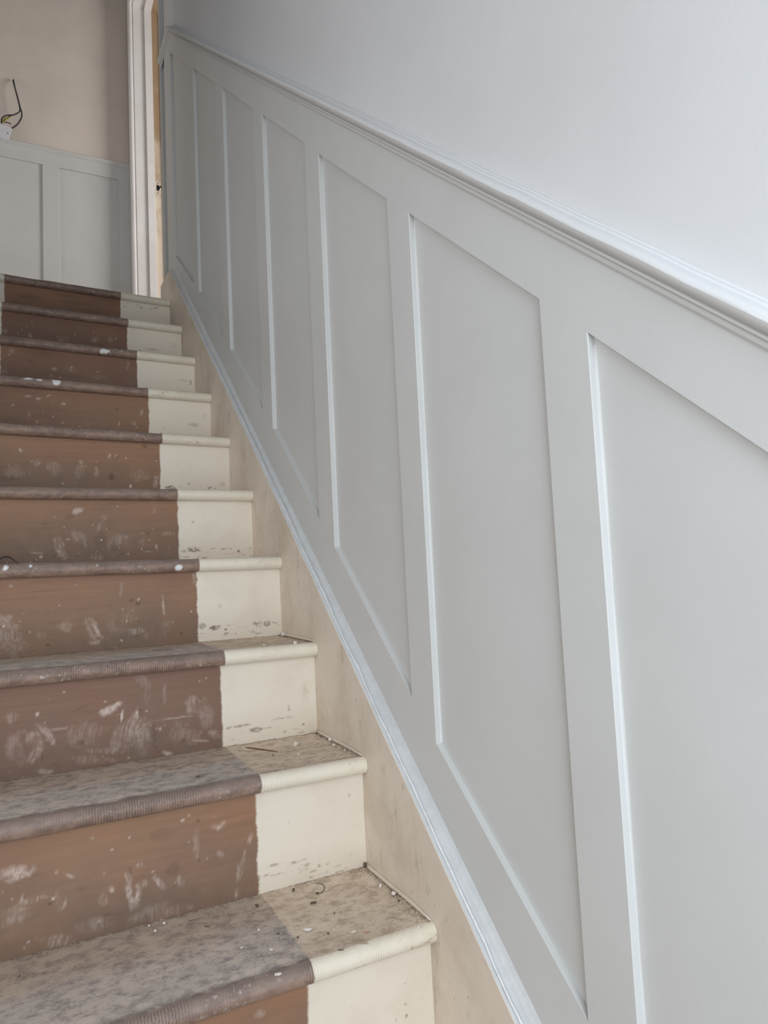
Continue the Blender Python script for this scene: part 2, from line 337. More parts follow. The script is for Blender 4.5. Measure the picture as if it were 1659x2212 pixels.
# scuffs read from the photograph: (pixel x, pixel y, half width px, half height px, lean deg, strength, streak frequency)
SCUFF = {
 1: [(560, 2190, 14, 8, 0, .3, 3)],
 2: [(30, 1886, 27, 14, 0, .75, 3), (279, 1893, 6, 20, -15, .75, 5), (280, 1935, 6, 22, -5, .85, 6), (300, 1930, 9, 22, 10, .7, 6), (310, 1905, 8, 8, 0, .5, 4), (341, 1905, 5, 26, -32, .7, 4), (300, 1868, 14, 6, 0, .4, 4), (72, 1946, 28, 6, 0, .75, 5), (48, 1940, 3, 12, 10, .7, 3),
     (135, 1945, 12, 22, 10, .6, 6), (240, 1920, 6, 8, -30, .7, 3), (226, 1940, 10, 14, 0, .35, 5), (470, 1788, 13, 6, 20, .75, 4), (480, 1782, 8, 8, 40, .6, 5), (150, 1890, 14, 4, 35, .75, 3), (395, 1772, 4, 3, 0, .8, 2), (408, 1762, 4, 3, 30, .7, 2),
     (524, 1868, 4, 30, 12, .5, 4), (515, 1890, 6, 24, 8, .6, 6), (512, 1925, 7, 14, 0, .6, 6), (540, 1815, 5, 16, 25, .5, 4), (425, 1825, 8, 30, 5, .3, 5), (390, 1905, 8, 10, 0, .5, 4), (30, 1985, 30, 24, 0, .35, 5), (130, 2030, 40, 12, 20, .45, 5), (200, 2000, 30, 14, 0, .25, 5),
     (5, 1928, 3, 2, 0, .9, 2), (115, 1941, 3, 2, 0, .95, 2), (225, 1887, 2, 3, 0, .6, 2), (350, 1970, 50, 16, 0, .28, 5), (475, 1845, 8, 8, 0, .4, 4)],
 3: [(232, 1533, 20, 9, -8, .9, 3), (256, 1522, 9, 6, -15, .85, 3), (264, 1549, 3, 14, 8, 1., 3), (291, 1541, 7, 15, 10, .95, 4), (287, 1575, 30, 28, 12, .55, 9), (310, 1590, 16, 34, 0, .45, 8), (260, 1600, 18, 22, 10, .5, 8), (245, 1608, 10, 18, 15, .5, 5), (85, 1578, 10, 16, -25, .6, 5), (104, 1585, 7, 20, -25, .6, 5), (68, 1596, 8, 14, 0, .5, 5), (78, 1628, 12, 22, 20, .5, 6),
     (24, 1552, 14, 10, 0, .3, 4), (125, 1575, 17, 3, 0, .35, 3), (185, 1580, 34, 26, 15, .26, 7), (160, 1600, 12, 20, 0, .3, 6), (420, 1525, 14, 18, -10, .42, 6), (445, 1540, 16, 30, -20, .3, 7), (392, 1568, 24, 14, 0, .25, 6), (378, 1551, 30, 2, 0, .5, 3), (400, 1588, 34, 14, 10, .3, 6), (362, 1627, 12, 5, 20, .65, 3), (465, 1585, 16, 8, 35, .6, 4),
     (430, 1600, 24, 3, 12, .6, 3), (305, 1470, 12, 12, 0, .35, 5), (318, 1495, 6, 18, 10, .35, 4), (355, 1495, 5, 22, 5, .25, 4), (138, 1495, 3, 3, 0, .6, 2), (81, 1543, 3, 4, 10, 1., 2), (317, 1536, 2, 2, 0, .9, 2), (230, 1622, 34, 6, 10, .4, 4), (190, 1640, 40, 8, 10, .35, 5), (100, 1668, 16, 5, 15, .5, 4), (55, 1680, 10, 4, 0, .4, 4), (30, 1620, 18, 34, 0, .3, 7)],
 4: [(143, 1352, 14, 13, 0, .55, 7), (128, 1355, 5, 8, 0, .4, 4), (187, 1342, 7, 12, -15, .7, 4), (208, 1358, 6, 24, -28, .85, 4), (196, 1362, 8, 22, -20, .4, 6), (292, 1364, 18, 6, 0, .5, 4), (315, 1373, 8, 6, 0, .35, 4), (202, 1387, 12, 6, 0, .5, 3), (262, 1345, 22, 20, 0, .2, 8), (352, 1300, 3, 26, -5, .55, 3), (262, 1270, 3, 16, 0, .25, 3),
     (12, 1375, 30, 40, 0, .45, 6), (35, 1400, 20, 14, 0, .35, 6), (85, 1375, 12, 10, 0, .25, 5), (358, 1355, 12, 14, 25, .3, 6), (24, 1266, 4, 3, 30, .6, 2), (413, 1321, 2, 2, 0, 1., 2), (286, 1318, 2, 2, 0, 1., 2), (294, 1336, 2, 2, 0, 1., 2), (373, 1344, 2, 2, 0, .9, 2), (262, 1383, 4, 2, 25, 1., 2), (210, 1372, 10, 3, 0, .5, 3), (420, 1250, 4, 14, 0, .6, 5)],
 5: [(128, 1180, 9, 20, -20, .7, 5), (134, 1198, 10, 10, 0, .6, 5), (165, 1158, 11, 12, 0, .3, 6), (180, 1165, 5, 18, -20, .45, 4), (169, 1103, 12, 5, -12, .7, 3), (222, 1118, 10, 10, 35, .45, 4), (214, 1138, 4, 10, 0, .35, 4), (255, 1168, 18, 14, 0, .38, 6), (238, 1172, 6, 14, 20, .4, 5), (308, 1170, 8, 14, 0, .35, 6), (210, 1204, 10, 6, 0, .35, 4), (362, 1153, 12, 6, 0, .25, 4), (338, 1182, 3, 8, -15, .7, 3), (334, 1098, 3, 14, 0, .25, 3),
     (88, 1203, 3, 3, 0, .8, 2), (219, 1167, 2, 2, 0, 1., 2), (254, 1094, 2, 1.5, 0, 1., 2), (138, 1138, 1.5, 1.5, 0, 1., 2), (146, 1165, 4, 2, 0, .6, 2), (308, 1152, 1.5, 1.5, 0, .9, 2), (330, 1144, 1.5, 1.5, 0, .9, 2), (322, 1166, 2, 1.5, 0, .9, 2), (80, 1195, 14, 2, 5, .4, 3), (320, 1191, 16, 2, 0, .4, 3)],
 6: [(30, 1022, 26, 12, 0, .3, 6), (80, 1000, 5, 9, 25, .35, 4), (118, 1010, 14, 14, -10, .3, 6), (170, 1015, 10, 14, 0, .22, 6), (210, 1022, 6, 14, -20, .5, 5), (336, 1040, 6, 14, 10, .5, 4), (282, 1050, 3, 4, 15, 1., 2), (236, 985, 3, 6, 20, .55, 3), (44, 972, 3, 5, -25, .6, 3), (175, 998, 4, 6, -25, .4, 3), (117, 1001, 4, 2, 0, .5, 2), (250, 984, 4, 2, -30, .5, 2), (300, 1025, 20, 14, 0, .25, 6)],
 7: [(60, 856, 6, 2, 5, .8, 2), (83, 861, 4, 3, 0, .6, 2), (105, 855, 4, 2, -30, .6, 2), (136, 872, 2, 6, 25, .7, 2), (306, 890, 3, 8, 10, .7, 3), (63, 896, 2, 5, -20, .7, 2), (28, 875, 3, 4, -30, .5, 2), (257, 916, 2, 6, 10, .6, 2), (80, 910, 2, 4, -30, .6, 2), (135, 913, 3, 2, 0, .7, 2), (290, 915, 4, 6, 0, .35, 3), (200, 915, 26, 5, 0, .18, 5)],
 8: [(276, 785, 3, 14, 5, .45, 4), (26, 757, 6, 6, 0, .35, 3), (118, 797, 6, 4, 0, .45, 3), (155, 798, 9, 5, 0, .35, 4), (10, 802, 8, 6, 0, .35, 4), (112, 811, 3, 3, 0, .4, 2), (210, 815, 20, 4, 0, .2, 4)],
 9: [(205, 735, 8, 8, 0, .35, 5), (240, 735, 8, 8, 0, .3, 5), (135, 734, 12, 6, -20, .3, 5), (65, 724, 4, 4, 0, .4, 3), (10, 715, 6, 6, 0, .3, 3)],
 10: [(130, 668, 14, 4, 0, .18, 4)],
}
DARK = {2: [(375, 1880, 14, 14, 0, .6), (350, 1800, 20, 14, 0, .4), (278, 1882, 6, 8, 0, .5), (428, 1773, 4, 3, 0, .7), (108, 1952, 4, 3, 0, .8), (180, 1920, 10, 2, 15, .6), (240, 1975, 18, 2, 10, .7), (430, 1858, 5, 4, 0, .5)],
        3: [(330, 1588, 10, 18, 0, .7), (300, 1540, 8, 8, 0, .4), (172, 1604, 6, 5, 0, .7), (178, 1527, 20, 2, -25, .6), (336, 1614, 2, 2, 0, 1), (251, 1626, 4, 2, 0, 1), (119, 1650, 2, 2, 0, 1), (92, 1636, 1.5, 10, 0, .6)],
        4: [(284, 1297, 4, 3, 0, .8), (298, 1302, 4, 6, 0, .7), (103, 1393, 3, 2, 0, 1), (183, 1386, 2, 2, 0, .9), (294, 1375, 2, 2, 0, 1), (391, 1368, 2, 2, 0, 1), (90, 1277, 30, 1.5, -3, .4)],
        5: [(151, 1116, 10, 6, -15, .6), (215, 1168, 10, 18, 10, .55), (268, 1154, 7, 4, 0, .7), (97, 1131, 6, 1.5, 0, .7), (320, 1153, 3, 3, 0, .8), (264, 1197, 2, 2, 0, .9), (166, 1200, 2, 2, 0, .9), (117, 1202, 3, 2, 0, .9), (15, 1205, 3, 2, 0, .8), (245, 1182, 16, 8, 0, .4)],
        6: [(241, 1029, 6, 9, -10, .9), (313, 964, 5, 4, 0, .7), (20, 1030, 20, 8, 0, .5), (255, 987, 2, 5, -20, .5)],
        7: [(252, 884, 3, 4, -30, .6), (30, 910, 30, 8, 0, .4), (160, 860, 5, 2, 0, .5)],
        8: [(65, 780, 4, 2, 0, .5), (160, 812, 60, 6, 0, .35)], 9: [(205, 742, 30, 6, 0, .4)], 10: [(60, 640, 20, 5, 0, .6), (150, 640, 24, 4, 0, .7), (170, 655, 30, 5, 0, .5), (200, 672, 20, 5, 0, .4)]}
# chips in the cream margin: (px, py, half width px, half height px, strength)
CHIP = {2: [(560, 1895, 3, 4, 1), (690, 1870, 4, 2, 1), (600, 1888, 14, 1.5, .8), (640, 1862, 24, 2, .6), (590, 1870, 16, 3, .6), (660, 1868, 14, 3, .6), (625, 1885, 10, 2, .7), (754, 1719, 3, 3, .6), (580, 1768, 2, 2, .7), (625, 1775, 1.5, 3, .5)],
        3: [(552, 1576, 14, 5, .7), (560, 1577, 6, 4, 1), (655, 1564, 3, 3, 1), (520, 1568, 22, 3, .6), (610, 1552, 24, 3, .5), (500, 1572, 12, 3, .6), (660, 1500, 8, 18, .25), (624, 1530, 2, 8, .5), (640, 1440, 3, 3, .4), (670, 1592, 10, 2, .7), (600, 1602, 22, 2, .6)],
        4: [(465, 1356, 13, 5, .95), (556, 1345, 13, 5, .9), (576, 1346, 8, 7, 1), (437, 1352, 8, 6, .7), (487, 1360, 3, 3, 1), (490, 1368, 6, 2, .9), (595, 1343, 8, 4, .7), (500, 1350, 14, 2, .5), (475, 1308, 5, 5, .25)],
        5: [(415, 1185, 13, 4, .9), (422, 1190, 14, 2, .9), (441, 1205, 8, 3, .9), (515, 1190, 3, 2, 1), (460, 1185, 10, 2, .6), (490, 1186, 12, 3, .55), (400, 1190, 8, 3, .6), (540, 1185, 6, 3, .5), (417, 1128, 3, 2, .6)],
        6: [(370, 1053, 15, 4, .9), (457, 1055, 11, 4, .9), (408, 1045, 3, 3, .6), (480, 1046, 6, 6, .4), (440, 1050, 8, 3, .5), (395, 1052, 10, 2, .5)],
        7: [(445, 900, 6, 8, .3), (350, 925, 8, 4, .3), (420, 918, 14, 4, .35)], 8: [(412, 826, 3, 5, .6), (360, 820, 2, 2, .6), (395, 822, 12, 3, .3)],
        9: [(302, 757, 3, 2, .7), (330, 755, 20, 2, .4), (372, 745, 8, 5, .25)], 10: [(270, 662, 2, 2, 1), (299, 659, 2, 2, 1), (305, 664, 2, 2, 1), (335, 666, 2, 2, 1), (341, 664, 1.5, 1.5, 1), (276, 655, 1.5, 1.5, .8), (326, 668, 3, 4, .4), (259, 655, 1.5, 1.5, .8)],
        1: [(878, 2194, 4, 4, .9), (875, 2170, 3, 5, .5), (875, 2124, 1.5, 2, .8), (910, 2157, 2, 1.5, .8), (760, 2170, 4, 4, .2), (855, 2200, 2, 14, .4)]}
SPLASH = {1: [(402, 2191, 8, 3), (330, 2203, 6, 4), (640, 2105, 5, 4), (548, 2131, 8, 2), (600, 2118, 8, 2)], 2: [(85, 1787, 18, 4), (38, 1787, 10, 3), (133, 1773, 2.5, 2.5), (161, 1771, 1.5, 3), (230, 1763, 14, 6), (435, 1720, 14, 4), (314, 1736, 3, 2)], 3: [(240, 1445, 3, 2), (465, 1416, 12, 3), (260, 1440, 8, 2), (160, 1455, 10, 2)],
          4: [(386, 1227, 8, 5), (12, 1226, 4, 4), (12, 1232, 1, 4), (209, 1221, 2, 2), (66, 1223, 1.5, 4)], 5: [(345, 1064, 1.5, 5), (132, 1058, 1.5, 3), (371, 1068, 2, 2)], 6: [(270, 938, 2, 1.5), (65, 929, 2, 2), (166, 932, 1.5, 1)],
          7: [(122, 826, 9, 6), (62, 819, 10, 3), (85, 821, 6, 2)], 8: [(228, 759, 11, 4), (222, 761, 6, 3)], 9: [(160, 680, 2, 1.5)], 10: []}
def pxm(y):   # pixels per metre at a depth (facing plane), used to size marks
    return FPX / ((y - CAM[1]) * CF[1] + 0.3 * CF[0])
def blob(X, Z, c, ang, wd, ht):
    ca, sa = math.cos(ang), math.sin(ang); dx, dz = X - c[0], Z - c[2]
    v = dx * ca + dz * sa; u = -dx * sa + dz * ca
    return u / ht, v / wd, u, v

def make_riser(i, y, z0, z1, idx):
    fine = idx >= 1 and idx <= 6
    dx = 0.0022 if fine else 0.004
    nx = int((XR - XL) / dx); nz = max(8, int((z1 - z0) / dx))
    xs = np.linspace(XL, XR, nx + 1); zs = np.linspace(z0, z1, nz + 1); X, Z = np.meshgrid(xs, zs)
    tilt = steps[i][2]; hgt = z1 - z0; H = (Z - z0) / hgt - 0.08
    Zt = Z - tilt * X
    V = np.stack([X, np.full_like(X, y), Zt], -1).reshape(-1, 3).tolist()
    idx2 = np.arange((nx + 1) * (nz + 1)).reshape(nz + 1, nx + 1)
    F = np.stack([idx2[:-1, :-1], idx2[:-1, 1:], idx2[1:, 1:], idx2[1:, :-1]], -1).reshape(-1, 4).tolist()
    b = len(V); cor = [idx2[0, 0], idx2[0, -1], idx2[-1, -1], idx2[-1, 0]]
    for c in cor: V.append([V[c][0], y + 0.016, V[c][2]])
    F += [[b, b + 3, b + 2, b + 1]]
    ring = [idx2[0, :].tolist(), idx2[:, -1].tolist(), idx2[-1, ::-1].tolist(), idx2[::-1, 0].tolist()]
    for e, k in zip(ring, range(4)): F.append(e[::-1] + [b + k, b + (k + 1) % 4])
    o = kid(mesh('riser', V, F, M['riser']))
    sc = np.zeros_like(X); dk = np.zeros_like(X); cdr = np.zeros_like(X)
    dirt = np.clip(1.08 - H * 1.25 + 0.45 * (vnoise(X * 9 + 50, Z * 9 + 40, 7 + idx) - 0.5) + 0.3 * (vnoise(X * 30 + 50, Z * 30 + 40, 17 + idx) - 0.5), 0, 1)
    if idx >= 1:
        k = pxm(y)
        for j, (px, py, a, h, ang, st, fr) in enumerate(SCUFF.get(idx, [])):
            c = on_y((px, py), y); u, v, um, vm = blob(X, Zt, c, math.radians(-ang), a / k * 1.05, h / k * 1.05)
            big = a > 6 or h > 9; sd = 31 * j + idx
            u = u + (0.9 * (vnoise(X * 55 + 90, Z * 55 + 80, sd) - 0.5) if big else 0); v = v + (0.9 * (vnoise(X * 55 + 70, Z * 55 + 60, sd + 1) - 0.5) if big else 0)
            d = u * u + v * v + 0.9 * (vnoise(X * 170 + 90, Z * 170 + 80, sd + 2) - 0.5)
            env = np.clip((1.25 - d) * 0.8, 0, 1); env = env * env * (3 - 2 * env)
            bend = vm + um * um * 9.0 * (1 if j % 2 else -1)
            strk = 1.0 if fr <= 3 else np.clip(1.9 * vnoise(bend * 520 + 60, um * 40 + 70, 5 * j + 3 * idx) * (0.35 + 0.9 * vnoise(X * 90 + 30, Z * 90 + 30, sd + 3)) - 0.12, 0, 1)
            sc = np.maximum(sc, env * st * strk * (0.95 if fr <= 3 else 0.86))
        for j, (px, py, a, h, ang, st) in enumerate(DARK.get(idx, [])):
            c = on_y((px, py), y); u, v, um, vm = blob(X, Zt, c, math.radians(-ang), a / k * 1.1, h / k * 1.1)
            d = u * u + v * v + 1.1 * (vnoise(X * 110 + 20, Z * 110 + 80, 13 * j + idx) - 0.5)
            dk = np.maximum(dk, np.clip(1.4 - d, 0, 1) * st * (0.7 if a < 9 else 0.45))
        for j, (px, py, a, h, st) in enumerate(CHIP.get(idx, [])):
            c = on_y((px, py), y); u, v, um, vm = blob(X, Zt, c, 0.0, a / k, h / k)
            d = u * u + v * v + 1.3 * (vnoise(X * 200 + 20, Z * 260 + 80, 3 * j + idx) - 0.5)
            cdr = np.maximum(cdr, np.clip((1.3 - d) * 1.6, 0, 1) * st)
        # random flecks of paint and grit
        rs = np.random.RandomState(100 + idx)
        for _ in range(22):
            fx, fz = rs.uniform(-0.62, -0.2), z0 + hgt * rs.uniform(0.03, 0.95) ** 1.5
            r0 = rs.uniform(0.0007, 0.0021); d = ((X - fx) / r0 / rs.uniform(0.6, 1.6)) ** 2 + ((Zt - fz) / r0 / rs.uniform(0.6, 1.8)) ** 2
            sc = np.maximum(sc, np.clip(1.5 - d, 0, 1) * rs.uniform(0.4, 0.95))
        for _ in range(26 if idx <= 6 else 8):
            fx, fz = rs.uniform(-0.2, 0.0), z0 + rs.uniform(0.002, 0.050); a0 = rs.uniform(0.002, 0.010)
            d = ((X - fx) / a0) ** 2 + ((Zt - fz) / rs.uniform(0.001, 0.0022)) ** 2 + 0.9 * (vnoise(X * 300 + 9, Z * 300 + 9, _) - .5)
            cdr = np.maximum(cdr, np.clip(1.3 - d, 0, 1) * rs.uniform(0.3, 0.8))
    z4 = np.zeros(4)
    for nm, A in (('scuff', sc), ('dirt', dirt), ('dark', dk), ('cdirt', cdr)): attr(o, nm, np.concatenate([A.ravel(), z4]))
    rs = np.random.RandomState(idx + 50); attr(o, 'shift', np.full(X.size + 4, rs.uniform(-0.003, 0.003)))
    attr(o, 'warm', np.full(X.size + 4, {1: 0.0, 2: 0.25, 3: 0.9, 4: 0.25, 5: 0.35, 6: 0.3, 7: 0.4, 8: 0.6, 9: 0.8, 10: 0.6}.get(idx, 0.4)))
    return o

def make_tread(i, y, z, yback, idx):
    """bullnosed board, front at y, top at z + TH/2"""
    R = TH / 2; prof = []
    prof.append((yback, z - R, -0.06)); prof.append((y + R + 0.02, z - R, -0.06))
    for k in range(15):
        a = -math.pi / 2 - math.pi * k / 14.0
        prof.append((y + R + R * math.cos(a), z + R * math.sin(a), -R * (math.pi * (1 - k / 14.0))))
    L = yback - (y + R)
    for d in (0.004, 0.010, 0.018, 0.03, 0.05, 0.08, 0.11, 0.14, 0.17, 0.19):
        if d < L - 0.004: prof.append((y + R + d, z + R, d))
    prof.append((yback, z + R, L))
    nx = 330 if idx >= 1 else 60
    xs = np.linspace(XL, XR - 0.0005, nx + 1); n = len(prof); secs = []; pv = []; sp = []; X = []
    for x in xs:
        wear = 0.0012 * math.sin(x * 9 + i) + 0.0006 * math.sin(x * 47 + i * 2) if -0.6 < x < -0.2 else 0.0
        for (py, pz, pr) in prof:
            e = 1.0 if -0.05 < pr < 0.012 else 0.0
            secs.append((x, py + wear * e, pz - steps[i][2] * x - abs(wear) * e * (1 if pr > -0.02 else 0))); pv.append(pr); X.append(x)
    F = []
    for k in range(nx):
        for j in range(n):
            j2 = (j + 1) % n; F.append((k * n + j, k * n + j2, (k + 1) * n + j2, (k + 1) * n + j))
    F += [tuple(range(n)), tuple(range(nx * n + n - 1, nx * n - 1, -1))]
    o = kid(mesh('tread', secs, F, M['tread'], smooth=True)); autosmooth(o, 35)
    attr(o, 'prof', pv)
    P = np.array(secs); s = np.zeros(len(P)); k = pxm(y)
    front = np.array([1.0 if -0.048 < a < 0.004 else 0.0 for a in pv])
    for j, (px, py, a, h) in enumerate(SPLASH.get(idx, [])):
        c = on_y((px, py), y + 0.004); d = ((P[:, 0] - c[0]) / (a / k)) ** 2 + ((P[:, 2] - c[2]) / (h / k * 1.1)) ** 2 + 1.5 * (vnoise(P[:, 0] * 150 + 9, P[:, 2] * 150 + 9, j) - .5)
        s = np.maximum(s, np.clip((1.2 - d) * 2, 0, 1) * front * (1.0 if idx in (4, 7, 8) else 0.0))
    attr(o, 'splash', s)
    rs = np.random.RandomState(idx + 80); attr(o, 'shift', np.full(len(P), rs.uniform(-0.003, 0.003)))
    return o

OV = 0.024
zprev = FLOOR_Z
for i, (y, z, ti) in enumerate(steps):
    idx = i - n_low + 1
    ynext = steps[i + 1][0] + OV if i + 1 < len(steps) else y + 0.11
    zb = zprev
    make_riser(i, y + OV, zb - (0.02 if i else 0), z - TH / 2, idx)
    make_tread(i, y, z, ynext, idx)
    zprev = z + TH / 2
    if i + 1 < len(steps):   # slim painted cover strip where the tread meets the string
        rsf = random.Random(i); secs = []
        for q in range(13):
            yy_ = y + 0.016 + (ynext - y - 0.016) * q / 12.0; h_ = (0.0062 + rsf.uniform(-0.0006, 0.0006)) * min(1.0, 0.25 + q / 3.0); w_ = 0.0042 + rsf.uniform(-0.0004, 0.0004); zt_ = z + TH / 2
            secs.append([(-0.0004, yy_, zt_), (-w_, yy_, zt_), (-w_ * 0.95, yy_, zt_ + h_ * 0.55), (-w_ * 0.55, yy_, zt_ + h_ * 0.92), (-0.0004, yy_, zt_ + h_)])
        kid(sweep('cover_strip', secs, M['string']))

def string_top(y): return 0.104 + 0.872 * y
y_lo, y_hi = -1.15, 1.985
STR = [(y_lo, FLOOR_Z), (y_lo, string_top(y_lo) if string_top(y_lo) > FLOOR_Z + .1 else FLOOR_Z + .1)]
ys = np.linspace(y_lo, y_hi, 40)[1:]
dev = lambda y: 0.0045 * math.sin((y - 0.1) * 2.6) + 0.0008 * math.sin(y * 31)
STR += [(float(y), string_top(y) + dev(y)) for y in ys] + [(2.197, string_top(y_hi) + 0.004), (2.197, LAND - 0.19), (y_hi, string_top(y_hi) - 0.36), (0.0, string_top(0) - 0.40)]
kid(prism_x('wall_string', STR, 0.0, 0.022, M['string']))
kid(prism_x('outer_string', [(y_lo, FLOOR_Z), (y_lo, string_top(y_lo) + 0.02), (1.99, string_top(1.99) + 0.02), (1.99, string_top(1.99) - 0.36), (0, string_top(0) - 0.40)], XL - 0.032, XL, M['string']))

# ------------------------------------------------------------------ stair panelling
pan = tag(empty('panelling', (XF, 0.0, string_top(0))), 'sloping grey painted wall panelling with seven tall panels climbing beside the stairs', 'wall panelling')
def pk(o):
    o.parent = pan; o.matrix_parent_inverse = Matrix.Translation((-XF, 0, -string_top(0))); return o
# openings: y_left, y_right, z of the four corners (top-left, top-right, bottom-left, bottom-right); "left" is up the stairs
OPEN = [(1.976, 1.640, 2.806, 2.519, 1.893, 1.637), (1.552, 1.235, 2.441, 2.166, 1.572, 1.302), (1.148, 0.8415, 2.094, 1.824, 1.229, 0.968), (0.760, 0.468, 1.755, 1.502, 0.899, 0.641),
        (0.389, 0.0935, 1.429, 1.175, 0.575, 0.313), (0.0205, -0.283, 1.113, 0.852, 0.2505, 0.0025), (-0.360, -0.660, 0.784, 0.525, -0.068, -0.330), (-0.735, -1.035, 0.460, 0.202, -0.395, -0.655)]
frame_bot = lambda y: 0.126 + 0.868 * y
rail_z = lambda y, c: c + SL * min(y, 1.972)
Y_END = 2.118
def prof_line(fn, ya, yb, n=2): return [(y, fn(y)) for y in np.linspace(ya, yb, n)]
# top rail and bottom rail follow the corners of the openings
tops = []; bots = []
for (yl, yr, a, b, c, d) in OPEN: tops += [(yl, a), (yr, b)]; bots += [(yl, c), (yr, d)]
tops = [(Y_END, tops[0][1] + 0.02)] + tops + [(-1.15, tops[-1][1] - 0.1)]
bots = [(Y_END, bots[0][1] + 0.03)] + bots + [(-1.15, bots[-1][1] - 0.1)]
C_TOP = 1.2035
pk(prism_x('top_rail', [(Y_END, rail_z(Y_END, C_TOP)), (1.972, rail_z(1.972, C_TOP)), (-1.15, rail_z(-1.15, C_TOP))] + tops[::-1], XF, XP, M['grey_paint']))
pk(prism_x('bottom_rail', bots + [(-1.15, frame_bot(-1.15)), (1.99, frame_bot(1.99)), (Y_END, frame_bot(1.99))], XF, XP, M['grey_paint']))
st = [(Y_END, OPEN[0][0], None, 0)] + [(OPEN[k][1], OPEN[k + 1][0], k, k + 1) for k in range(len(OPEN) - 1)] + [(OPEN[-1][1], -1.15, len(OPEN) - 1, None)]
for (ya, yb, ka, kb) in st:
    ta = OPEN[ka][3] if ka is not None else tops[0][1]; ba = OPEN[ka][5] if ka is not None else bots[0][1]
    tb = OPEN[kb][2] if kb is not None else tops[-1][1]; bb = OPEN[kb][4] if kb is not None else bots[-1][1]
    # long front edges lightly eased
    c = 0.0011; V = []; 
    for (y, zt, zb2) in ((ya, ta, ba), (yb, tb, bb)):
        s = -1 if y == ya else 1
        V += [(XP, y, zt), (XF + c, y, zt), (XF, y + s * c, zt + s * c * SL), (XP, y, zb2), (XF + c, y, zb2), (XF, y + s * c, zb2 + s * c * SL)]
    F = [(0, 1, 4, 3), (1, 2, 5, 4), (2, 8, 11, 5), (8, 7, 10, 11), (7, 6, 9, 10), (6, 0, 3, 9), (0, 6, 7, 8, 2, 1), (3, 4, 5, 11, 10, 9)]
    pk(mesh('stile', V, F, M['grey_paint']))
mids = [OPEN[0][0] + 0.03] + [(OPEN[k][1] + OPEN[k + 1][0]) / 2 for k in range(len(OPEN) - 1)] + [OPEN[-1][1] - 0.03]
for k, (yl, yr, a, b, c, d) in enumerate(OPEN):
    y0, y1 = mids[k], mids[k + 1]; st_, sb_ = (a - b) / (yl - yr), (c - d) / (yl - yr); e = 0.02
    pnl = pk(prism_x('panel', [(y0, a + st_ * (y0 - yl) + e), (y1, b + st_ * (y1 - yr) + e), (y1, d + sb_ * (y1 - yr) - e), (y0, c + sb_ * (y0 - yl) - e)], XP, XW, M['grey_paint']))
    # slim bead of filler down the upper edge of each opening
    if k < 3: continue
    rs = random.Random(k); secs = []
    for q in range(31):
        f = q / 30.0; zz = (a - 0.014) + (c - a + 0.016) * f; w1 = 0.0022 + 0.0008 * math.sin(q * 0.5 + k) + rs.uniform(-.0004, .0004)
        secs.append([(XP, yl, zz), (XP - w1, yl - 0.0001, zz), (XP - w1 * 0.35, yl - w1 * 0.35, zz), (XP, yl - w1, zz)])
    sweep('filler_bead', secs, M['grey_paint'], smooth=False).parent = pnl
# filler strip between the panelling and the door architrave
rs = random.Random(3); V = []; F = []
zz = np.linspace(frame_bot(1.99) + 0.02, rail_z(3, 1.19), 24)
jag = [rs.uniform(-0.006, 0.006) for _ in zz]; jag[0] = -0.02; jag[-1] = -0.03
V = [(XP + 0.001, 2.135 + j, z_) for z_, j in zip(zz, jag)] + [(XP + 0.001, 2.197, z_) for z_ in zz] + [(XW, 2.135 + j, z_) for z_, j in zip(zz, jag)] + [(XW, 2.197, z_) for z_ in zz]
m_ = len(zz)
for k in range(m_ - 1):
    F += [(k, k + 1, m_ + k + 1, m_ + k), (2 * m_ + k, 3 * m_ + k, 3 * m_ + k + 1, 2 * m_ + k + 1), (k, 2 * m_ + k, 2 * m_ + k + 1, k + 1), (m_ + k, m_ + k + 1, 3 * m_ + k + 1, 3 * m_ + k)]
F += [(0, m_, 3 * m_, 2 * m_), (m_ - 1, 3 * m_ - 1, 4 * m_ - 1, 2 * m_ - 1)]
pk(mesh('filler_strip', V, F, M['grey_paint']))

# dado rail: moulding profile (x, height constant) pushed along the pitch, then level over the landing
PR = [(0.040, 1.2345), (0.0345, 1.2340), (0.0330, 1.2318), (0.0265, 1.2305), (0.0250, 1.2280), (0.0160, 1.2262), (0.0105, 1.2240), (0.0080, 1.2210), (0.0068, 1.2172), (0.0073, 1.2135), (0.0092, 1.2098), (0.0125, 1.2066), (0.0168, 1.2045), (0.0178, 1.2036), (0.0162, 1.2026), (0.0158, 1.1994), (0.0168, 1.1984), (0.0200, 1.1978), (0.0193, 1.1962), (0.0197, 1.1915), (0.0212, 1.1888), (XF, 1.1878), (XF, 1.2035), (0.040, 1.2035)]
secs = []; rs = random.Random(8)
yy = [-1.15] + list(np.linspace(-1.0, 1.96, 90)) + [1.972, 1.985, 2.0, 2.05, 2.10, 2.15, 2.196]
for y in yy:
    j = 0.0006 * math.sin(y * 40) + 0.0004 * math.sin(y * 91 + 1)
    secs.append([(x, y, rail_z(y, c) + (j if 0.005 < x < 0.035 and c > 1.21 else 0)) for x, c in PR])
pk(autosmooth(sweep('dado_rail', secs, M['dado']), 28))
